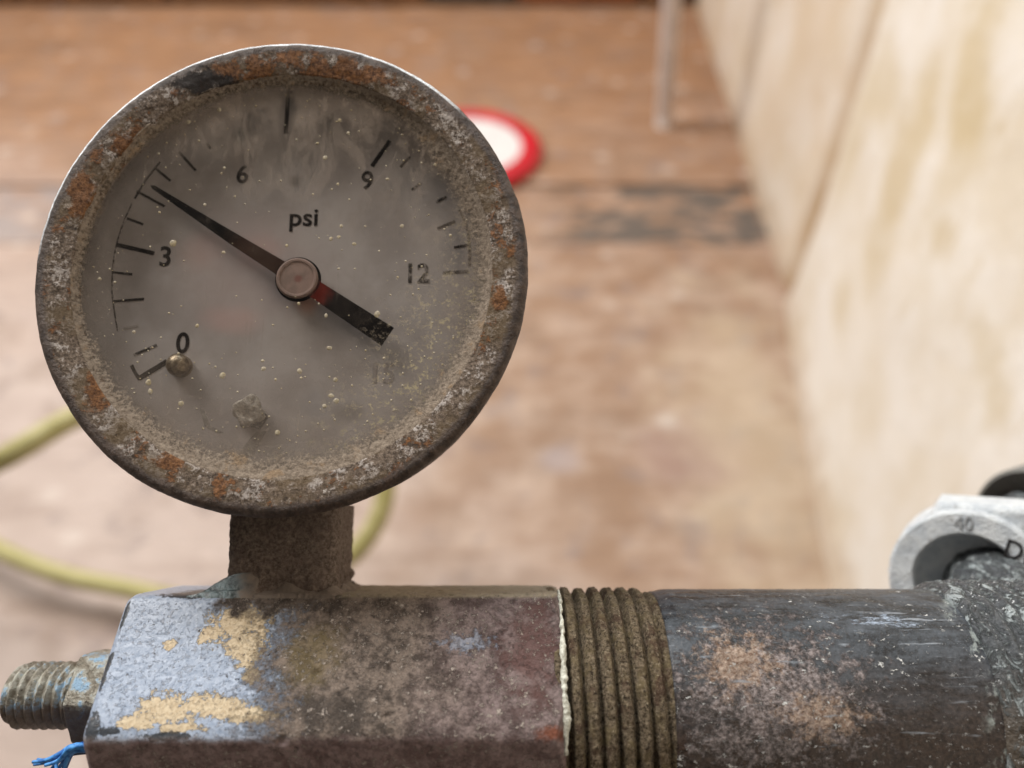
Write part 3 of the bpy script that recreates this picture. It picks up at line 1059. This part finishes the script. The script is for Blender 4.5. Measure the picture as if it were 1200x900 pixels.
INK = fade_mat('dial_ink', .80)
INK_W = fade_mat('worn_dial_ink', .57)
INK_F = fade_mat('faint_dial_ink', .36)


def tick(a, b, wpx, mat):
    xa, ya = on_rig(a[0], a[1], ND)
    xb, yb = on_rig(b[0], b[1], ND)
    d = Vector((xb - xa, yb - ya, 0))
    L = d.length
    d /= L
    nrm = Vector((-d.y, d.x, 0))
    hw = wpx / 11.0 / 2
    n = max(4, int(L / .12))
    top, bot = [], []
    for i in range(n + 1):
        p = Vector((xa, ya, 0)) + d * (L * i / n)
        j = 0.035 * noise.noise(p * 6)
        top.append(p + nrm * (hw + j))
        bot.append(p - nrm * (hw - 0.035 * noise.noise(p * 6 + Vector((5, 5, 5)))))
    out = [(p.x, p.y) for p in top] + [(p.x, p.y) for p in reversed(bot)]
    return bmobj('tick', poly_bm(out, ND + 0.006, ND + 0.05), mat, dial, s=MM)


for (a, b, wd, mt) in (
        ((163, 443.5), (196, 423.5), 6, INK), ((157, 416), (184, 404.5), 3.2, INK_W), ((145, 385), (162, 382), 2.8, INK_F),
        ((133, 353.3), (169, 350.5), 3.0, INK), ((133, 319.3), (155, 321.7), 2.8, INK), ((136, 286.7), (181, 297), 5.0, INK),
        ((149, 256), (168, 263), 3.0, INK), ((160.7, 224.3), (193, 242), 3.0, INK), ((181.7, 196.7), (200, 212), 3.0, INK),
        ((210, 178.3), (229.5, 200), 3.2, INK), ((242.7, 168.5), (247, 174.5), 3.2, INK),
        ((338.3, 101.5), (335, 157), 5.0, INK), ((390, 154), (388.5, 167), 3.0, INK_F),
        ((457, 165), (436, 195), 5.0, INK), ((480.5, 183.5), (469.5, 196), 3.4, INK), ((493.5, 214.5), (482.5, 222.5), 3.0, INK_W),
        ((523, 230.5), (511, 237), 3.0, INK_W), ((533, 259.5), (512.5, 268), 3.0, INK), ((549, 287), (532, 290), 2.8, INK), ((548.5, 318), (519, 319.6), 3.4, INK_W)):
    tick(a, b, wd, mt)


def arcline(pix, wpx, mat):
    p = smooth_path([Vector(on_rig(q[0], q[1], ND) + (0,)) for q in pix], 10)
    hw = wpx / 22.0
    t, b = [], []
    for i, q in enumerate(p):
        d = (p[min(i + 1, len(p) - 1)] - p[max(0, i - 1)]).normalized()
        nn = Vector((-d.y, d.x, 0))
        t.append(q + nn * hw)
        b.append(q - nn * hw)
    return bmobj('scale_arc', poly_bm([(q.x, q.y) for q in t] + [(q.x, q.y) for q in reversed(b)], ND + 0.004, ND + 0.04), mat, dial, s=MM)


arcline([(154.3, 428), (158.5, 436.5), (164, 445)], 4.0, INK)
arcline([(188, 190), (172, 210), (158, 233)], 2.6, INK)
arcline([(155, 238), (144, 263), (136, 290), (132, 318), (132, 348), (138, 388)], 1.8, INK_W)
arcline([(538, 246), (547, 266), (550, 290), (550, 312)], 3.0, INK)
for s_, px, py, hpx, mt in (('0', 214.3, 401.7, 25, INK), ('3', 194, 300.5, 25, INK), ('6', 284.5, 204, 24, INK), ('9', 430.5, 211.5, 24, INK), ('12', 491, 320, 24, INK_W), ('15', 449.5, 437, 24, INK_F)):
    x, y = on_rig(px, py, ND)
    text_obj('numeral', s_, x, y, ND + .03, hpx / 10.95, mt, dial, 0.95, .02, 0, .05)
x, y = on_rig(356, 258.5, ND)
text_obj('unit_lettering', 'psi', x, y, ND + .03, 28 / 10.95, INK, dial, 1.05, .02, 0, .05)

# stop pin at zero
pm = M('tarnished_pin')
pn = pm.noise(1.6, 4, .6)
MAT_PIN = pm.fin(pm.mix(pm.ramp(pn, .35, .65), (0.09, 0.06, 0.035), (0.26, 0.20, 0.13)), .4, .6, pm.bump(pn, .0001), .5)
x, y = on_rig(208.5, 427.5, -3.6)
pp = [(0.01, 1.05)] + [(1.2 * math.sin(t), .0 + 1.05 * math.cos(t)) for t in np.linspace(.15, math.pi / 2, 10)] + [(1.15, -1.1)]
pin = lathe('stop_pin', [(r, z - 3.6) for r, z in pp], MAT_PIN, gauge, 48, MM)
pin.location = (x * MM, y * MM, 0)
# bent tab in the dial, caked with dust
tb = M('dusty_tab')
tn_ = tb.noise(1.8, 5, .7)
MAT_TAB = tb.fin(tb.mix(tb.ramp(tn_, .35, .65), (0.22, .19, .155), (0.42, .37, .31)), .9, 0, tb.bump(tn_, .0003), .2)
tx, ty = on_rig(292, 482, -3.6)
bm = bmesh.new()
bmesh.ops.create_icosphere(bm, subdivisions=4, radius=1.0)
for vtx in bm.verts:
    c = vtx.co
    k = 1 / max(abs(c.x) ** 5 + abs(c.y) ** 5 + abs(c.z) ** 5, 1e-6) ** .2
    c = Vector((c.x * k * 1.45, c.y * k * 1.45, c.z * k * .55))
    c = Matrix.Rotation(math.radians(24), 3, 'Z') @ c
    c += Vector((1, 1, .6)) * (fbm(c + Vector((4, 4, 4)), .9, 5) * .28)
    vtx.co = c + Vector((tx, ty, -3.75 + .18 * c.y))
bmobj('dial_tab', bm, MAT_TAB, gauge, smooth=True, s=MM)
MAT_TDARK = flat_mat('dark_tab_edge', (0.03, .024, .02), .8, .2, 1)
bmobj('tab_edge', poly_bm([on_rig(a, b, -3.9) for a, b in ((274, 486), (281, 488), (300, 499), (310, 484), (314, 487), (303, 503), (290, 499))], -4.4, -3.75), MAT_TDARK, gauge, s=MM)
MAT_SCR = flat_mat('dial_scratch', (0.17, 0.15, 0.13), .7, .2, 1)
for pl in (((300, 506), (313, 505), (296, 534), (276, 538), (285, 524)), ((234, 478), (240, 481), (247, 499), (262, 507), (256, 508), (240, 500))):
    bmobj('dial_scrape', poly_bm([on_rig(a, b, ND) for a, b in pl], ND + .002, ND + .02), MAT_SCR, dial, s=MM)

# needle
NN = -3.1
nm = M('needle_paint')
nn1 = nm.noise(1.6, 5, .7, 3)
nx, ny = on_rig(349, 327, NN)
nred = nm.spot((nx + 1.6, ny - 1.1, NN), (2.2, 2.2, 4), nn1, .8, .4, 1.2)
ncol = nm.mix(nm.ramp(nn1, .62, .72), (0.005, 0.004, 0.004), (0.03, 0.026, 0.023))
ncol = nm.mix(nm.mul(nred, .85), ncol, (0.16, 0.016, 0.010))
br = nm.spot((nx - 4, ny + 2.6, NN), (4.5, 4, 4), nn1, .8, .4, 1.2)
ncol = nm.mix(nm.mul(br, .8), ncol, (0.045, 0.024, 0.017))
MAT_NEED = nm.fin(ncol, .9, 0, None, .04)
npx = [(176, 217), (181, 217), (270, 269.5), (334, 306.5), (362, 320), (376, 330.5), (461.5, 384), (447, 405), (364, 348), (336, 334), (320.5, 319.5), (269, 285.5), (178, 221)]
needle = bmobj('needle', poly_bm([on_rig(a, b, NN) for a, b in npx], NN - .15, NN), MAT_NEED, gauge, s=MM, bevel=.03, seg=1)
hb = M('hub_cap')
hbn = hb.noise(.9, 4, .6)
hbc = hb.mix(hb.ramp(hbn, .35, .65), (0.17, .115, .09), (0.23, .15, .12))
hbc = hb.mix(hb.mul(hb.spot((0.15, -0.1, 0), (.5, .5, 6), hbn, .6, .4, 1.2), .7), hbc, (0.15, .045, .03))
MAT_HUB = hb.fin(hbc, .6, .0, None, .35)
hub = lathe('hub', [(0.01, .42), (1.75, .40), (1.82, .50), (2.02, .52), (2.18, .38), (2.2, .0), (2.2, -.5)], MAT_HUB, needle, 72, MM)
hub.location = Vector((nx, ny, NN)) * MM
rg = lathe('hub_ring', [(2.2, .15), (2.36, .10), (2.4, -.3)], MAT_NEED, needle, 72, MM)
rg.location = Vector((nx, ny, NN)) * MM
lathe('spindle', [(0.9, -.2), (0.9, ND - NN)], MAT_PIN, needle, 24, MM).location = Vector((nx, ny, NN)) * MM

# glass with a film of dust
NG = -1.75
gm = M('dusty_glass')
r = gm.radius()
gx, gy = gm.axis(0), gm.axis(1)
g1 = gm.noise(0.16, 4, .6, 1)
g2 = gm.noise(0.5, 5, .65, 2)
g3 = gm.noise(2.4, 6, .75, 3)
g4 = gm.noise(1.1, 5, .7, 4)
ang = gm.noise(0.35, 4, .6, 5, (1.6, .35, 1))
film = gm.ramp(gm.add(g1, gm.mul(gm.sub(g2, .5), .5)), .34, .75, .0, .06)
edge = gm.ramp(gm.add(r, gm.mul(gm.sub(g2, .5), 5)), 15.5, 21.5)
bot = gm.ramp(gm.add(gy, gm.mul(gm.sub(g2, .5), 7)), -19, -6, 1, 0)
rt_ = gm.ramp(gm.add(gx, gm.mul(gm.sub(g2, .5), 8)), 11, 20)
tp = gm.mul(gm.ramp(gm.add(gy, gm.mul(gm.sub(ang, .5), 9)), 11.5, 18), 1)
film = gm.add(film, gm.mul(edge, .14))
film = gm.add(film, gm.mul(bot, .24))
film = gm.add(film, gm.mul(rt_, .18))
film = gm.add(film, gm.mul(tp, .30))
film = gm.add(film, gm.mul(gm.mul(gm.ramp(g3, .55, .68), gm.add(gm.mul(gm.mx(bot, edge), .40), .04)), 1))
# finger-wiped clearings near the top and right
clear = None
for (cx, cy, rx, ry) in ((3.9, 15.8, 2.4, 2.4), (-0.3, 17.6, .9, 3.0), (-5.3, 10.9, 1.9, 1.9), (-4.3, 16.4, 2.2, 2.0), (10.0, 13.6, 2.8, 3.4), (15.6, 7.6, 2.4, 3.4), (17.6, 2.6, 1.3, 3.4), (4.0, -13.8, 2.2, 1.6)):
    s_ = gm.spot((cx, cy, NG), (rx, ry, 9), g2, 1.2, .3, 1.25)
    clear = s_ if clear is None else gm.mx(clear, s_)
film = gm.mul(film, gm.sub(1.0, gm.mul(clear, .9)))
wisp = gm.mul(gm.ramp(gm.noise(.5, 4, .6, 8, (1.5, .22, 1)), .56, .68), gm.ramp(gy, 4, 12))
haze_ = gm.mul(gm.ramp(gm.noise(.22, 5, .65, 21, (1.3, .6, 1), 1.5), .46, .66), gm.ramp(gm.add(gy, gm.mul(gx, .25)), 2, 14))
film = gm.add(film, gm.mul(haze_, .26))
scr = gm.mul(gm.ramp(gm.noise(1.2, 4, .7, 27, (2.2, .12, 1)), .60, .66), gm.ramp(g1, .45, .6))
film = gm.add(film, gm.mul(scr, .10))
film = gm.math('ADD', film, gm.mul(wisp, .22), True)
# yellowish grime flakes gathered towards the lower right
film = gm.mul(film, gm.sub(1.0, gm.mul(gm.mx(gm.spot((-5.6, 10.9, NG), (2.2, 2.0, 9), g2, .8, .3, 1.2), gm.spot((-.8, 17.4, NG), (.9, 3.2, 9), g2, .8, .3, 1.2)), .7)))
gr_m = gm.ramp(gm.add(gm.add(gm.mul(gx, .8), gm.mul(gy, -.55)), gm.mul(gm.sub(g2, .5), 10)), 7, 18)
low_tint = gm.mul(gm.ramp(gm.noise(1.5, 6, .82, 37), .52, .585), gr_m)
film = gm.math('MAXIMUM', film, gm.mul(low_tint, .75), True)
dif = gm.n.new('ShaderNodeBsdfDiffuse')
gm.put(dif.inputs[0], gm.mix(low_tint, gm.mix(g4, (0.26, .20, .155), (0.42, .35, .295)), (0.46, .39, .25)))
tr = gm.n.new('ShaderNodeBsdfTransparent')
gl = gm.n.new('ShaderNodeBsdfGlossy')
gl.inputs['Roughness'].default_value = .12
fr = gm.n.new('ShaderNodeFresnel')
fr.inputs[0].default_value = 1.45
m1 = gm.n.new('ShaderNodeMixShader')
gm.l.new(fr.outputs[0], m1.inputs[0])
gm.l.new(tr.outputs[0], m1.inputs[1])
gm.l.new(gl.outputs[0], m1.inputs[2])
m2 = gm.n.new('ShaderNodeMixShader')
gm.l.new(film, m2.inputs[0])
gm.l.new(m1.outputs[0], m2.inputs[1])
gm.l.new(dif.outputs[0], m2.inputs[2])
gm.l.new(m2.outputs[0], gm.out.inputs['Surface'])
glass = lathe('glass', [(0.01, NG), (10, NG), (RB - 3.9, NG)], gm.m, gauge, 128, MM)

# dust caked in the corner between glass and bezel
cm_ = M('caked_dust')
c1 = cm_.noise(2.4, 6, .75, 1)
c2 = cm_.noise(.5, 5, .65, 2)
ta = cm_.attr('edge')
ccol = cm_.mix(cm_.ramp(c1, .28, .72), (0.12, .09, .066), (0.34, .275, .215))
ccol = cm_.mix(cm_.mul(cm_.ramp(c2, .56, .68), .6), ccol, (0.30, .20, .115))
calpha = cm_.ramp(cm_.add(cm_.sub(cm_.add(cm_.mul(c1, 1.1), cm_.mul(c2, .6)), 0.52), cm_.mul(ta, -.95)), -.50, -.02)
MAT_CAKE = cm_.fin(ccol, .95, 0, cm_.bump(cm_.add(c1, c2), .0002), .15, calpha)
v, at = [], []
ns, nj = 900, 26
for k in range(ns):
    a = 2 * math.pi * k / ns
    ca, sa = math.cos(a), math.sin(a)
    wd = 1.9 + 2.2 * max(0, -sa) ** 1.5 + 1.3 * max(0, math.cos(a - 0.3)) ** 2 * 1.5 + .0 * max(0, sa) ** 3 + .5 * noise.noise(Vector((ca * 3, sa * 3, 1)))
    for j in range(nj):
        t = j / (nj - 1)
        rr = RB - 3.05 - wd * t
        q = Vector((rr * ca, rr * sa, 0))
        full = .35 + .65 * max(0, -sa) ** .5 if sa < 0 else .35
        t0 = min(.6, .65 / wd)
        u_ = max(0.0, (t - t0) / (1 - t0))
        n = (-.66 if t < t0 else NG + .05 + (-.66 - NG - .05) * ((1 - u_) ** (1.6 / full)))
        n += (fbm(q, 1.5, 4) * .05 + fbm(q, .5, 3) * .10) * (1 - t) * min(1, u_ * 6)
        v.append((rr * ca, rr * sa, max(n, NG + .02)))
        at.append(t)
cake = mesh('dust_crust', v, grid_faces(ns, nj, True, False), MAT_CAKE, gauge)
ca_ = cake.data.attributes.new('edge', 'FLOAT', 'POINT')
ca_.data.foreach_set('value', at)

# pale dried droplets and grit on the glass (too small to pick apart)
random.seed(11)
sv, sf = [], []


def blob(x, y, rad, hgt, seg=10):
    b0 = len(sv)
    e = random.uniform(.8, 1.2)
    for (k, z) in ((1.0, 0), (.8, .6), (.45, .95)):
        for i in range(seg):
            a = 2 * math.pi * i / seg
            j = 1 + .12 * random.uniform(-1, 1)
            sv.append((x + rad * k * j * math.cos(a), y + rad * k * j * e * math.sin(a), NG + .01 + hgt * z))
    sv.append((x, y, NG + .01 + hgt))
    for l in range(2):
        for i in range(seg):
            sf.append((b0 + l * seg + i, b0 + l * seg + (i + 1) % seg, b0 + (l + 1) * seg + (i + 1) % seg, b0 + (l + 1) * seg + i))
    for i in range(seg):
        sf.append((b0 + 2 * seg + i, b0 + 2 * seg + (i + 1) % seg, b0 + 3 * seg))


drops = [(221, 143, 4), (257, 129, 4), (233, 165, 3.5), (186, 180, 3.5), (263, 197, 3.5), (203, 285, 6), (398, 141, 3.5), (408, 156, 4), (372, 168, 4), (381, 185, 4.5), (396, 216, 3), (454, 210, 3), (471, 265, 4), (388, 280, 4.5), (397, 278, 3), (400, 265, 3.5), (415, 286, 3), (336, 288, 3), (397, 315, 2.5), (466, 325, 2.5), (382, 370, 3), (442, 368, 4), (386, 408, 4), (351, 435, 3.5), (353, 443, 3), (393, 445, 4), (388, 464, 4), (394, 470, 5), (380, 476, 3), (450, 420, 3), (484, 345, 2.5), (510, 193, 3), (528, 276, 4), (174, 448, 4), (176, 459, 3.5), (187, 249, 2.5), (262, 296, 3), (277, 347, 2.5), (135, 331, 3), (157, 389, 4), (117, 327, 3), (482, 469, 3), (308, 423, 4), (261, 440, 4), (309, 432, 3), (323, 445, 3), (325, 508, 3), (198, 367, 3), (231, 382, 3), (212, 473, 4), (320, 381, 2.5), (350, 356, 3), (325, 507, 3.5), (287, 239, 2.4), (240, 240, 2.2), (278, 261, 2), (416, 315, 2)]
for (px, py, rp) in drops:
    x, y = on_rig(px, py, NG)
    blob(x, y, rp / 11.4 * random.uniform(.45, .9), .06)
for i in range(900):
    a = random.uniform(0, 2 * math.pi)
    rr = 20.0 * math.sqrt(random.random())
    x, y = rr * math.cos(a), rr * math.sin(a)
    wgt = .10 + .55 * (rr / 20) ** 5 + (.4 if y < -8 else 0) + (.25 if x > 10 else 0)
    if random.random() < wgt:
        blob(x, y, random.choice((.05, .06, .07, .09, .12)), .05, 6)
dp = M('dried_droplets')
dn = dp.noise(1.2, 4, .6)
MAT_DROP = dp.fin(dp.mix(dp.ramp(dn, .4, .6), (0.40, .32, .18), (0.50, .43, .31)), .6, 0, None, .4, dp.ramp(dp.noise(4, 3, .7, 5), .35, .6, .45, .9))
tag(mesh('dried_droplets', sv, sf, MAT_DROP, gauge), kind='stuff')

# stem
stm = M('dusty_stem')
s1 = stm.noise(.45, 5, .65, 1)
s2 = stm.noise(2.4, 6, .75, 2)
scol = stm.mix(stm.ramp(s2, .34, .66), (0.08, .056, .042), (0.29, .225, .18))
scol = stm.mix(stm.ramp(s1, .35, .65, 0, .6), scol, stm.mix(s2, (0.12, .08, .062), (0.22, .165, .135)))
scol = stm.mix(stm.mul(stm.ramp(stm.noise(1.3, 5, .7, 6), .62, .7), .85), scol, (0.035, .024, .02))
MAT_STEM = stm.fin(scol, .88, 0, stm.bump(stm.add(s1, s2), .0004), .25)
v = []
ul = np.linspace(U0 + H - .6, -RB + 1.5, 60)
npf = 200
for u in ul:
    for k in range(npf):
        a = 2 * math.pi * k / npf
        ca, sa = math.cos(a), math.sin(a)
        rr = 5.85 / (abs(ca) ** 6 + abs(sa) ** 6) ** (1 / 6)
        q = Vector((rr * ca, u, rr * sa))
        d = fbm(q, .4, 4) * .16 + fbm(q, 1.8, 3) * .10
        clod = max(0, noise.noise(q * .8 + Vector((3, 3, 3))) - .1) * max(0, 1 - (u - U0 - H) / 5) * 1.3
        rr += d + clod + .9 * max(0, (U0 + H + 0.8 - u)) ** 1.5 * .25
        v.append((rr * ca - .75, u, rr * sa + N0))
mesh('stem', v, grid_faces(len(ul), npf, False, True), MAT_STEM, gauge)
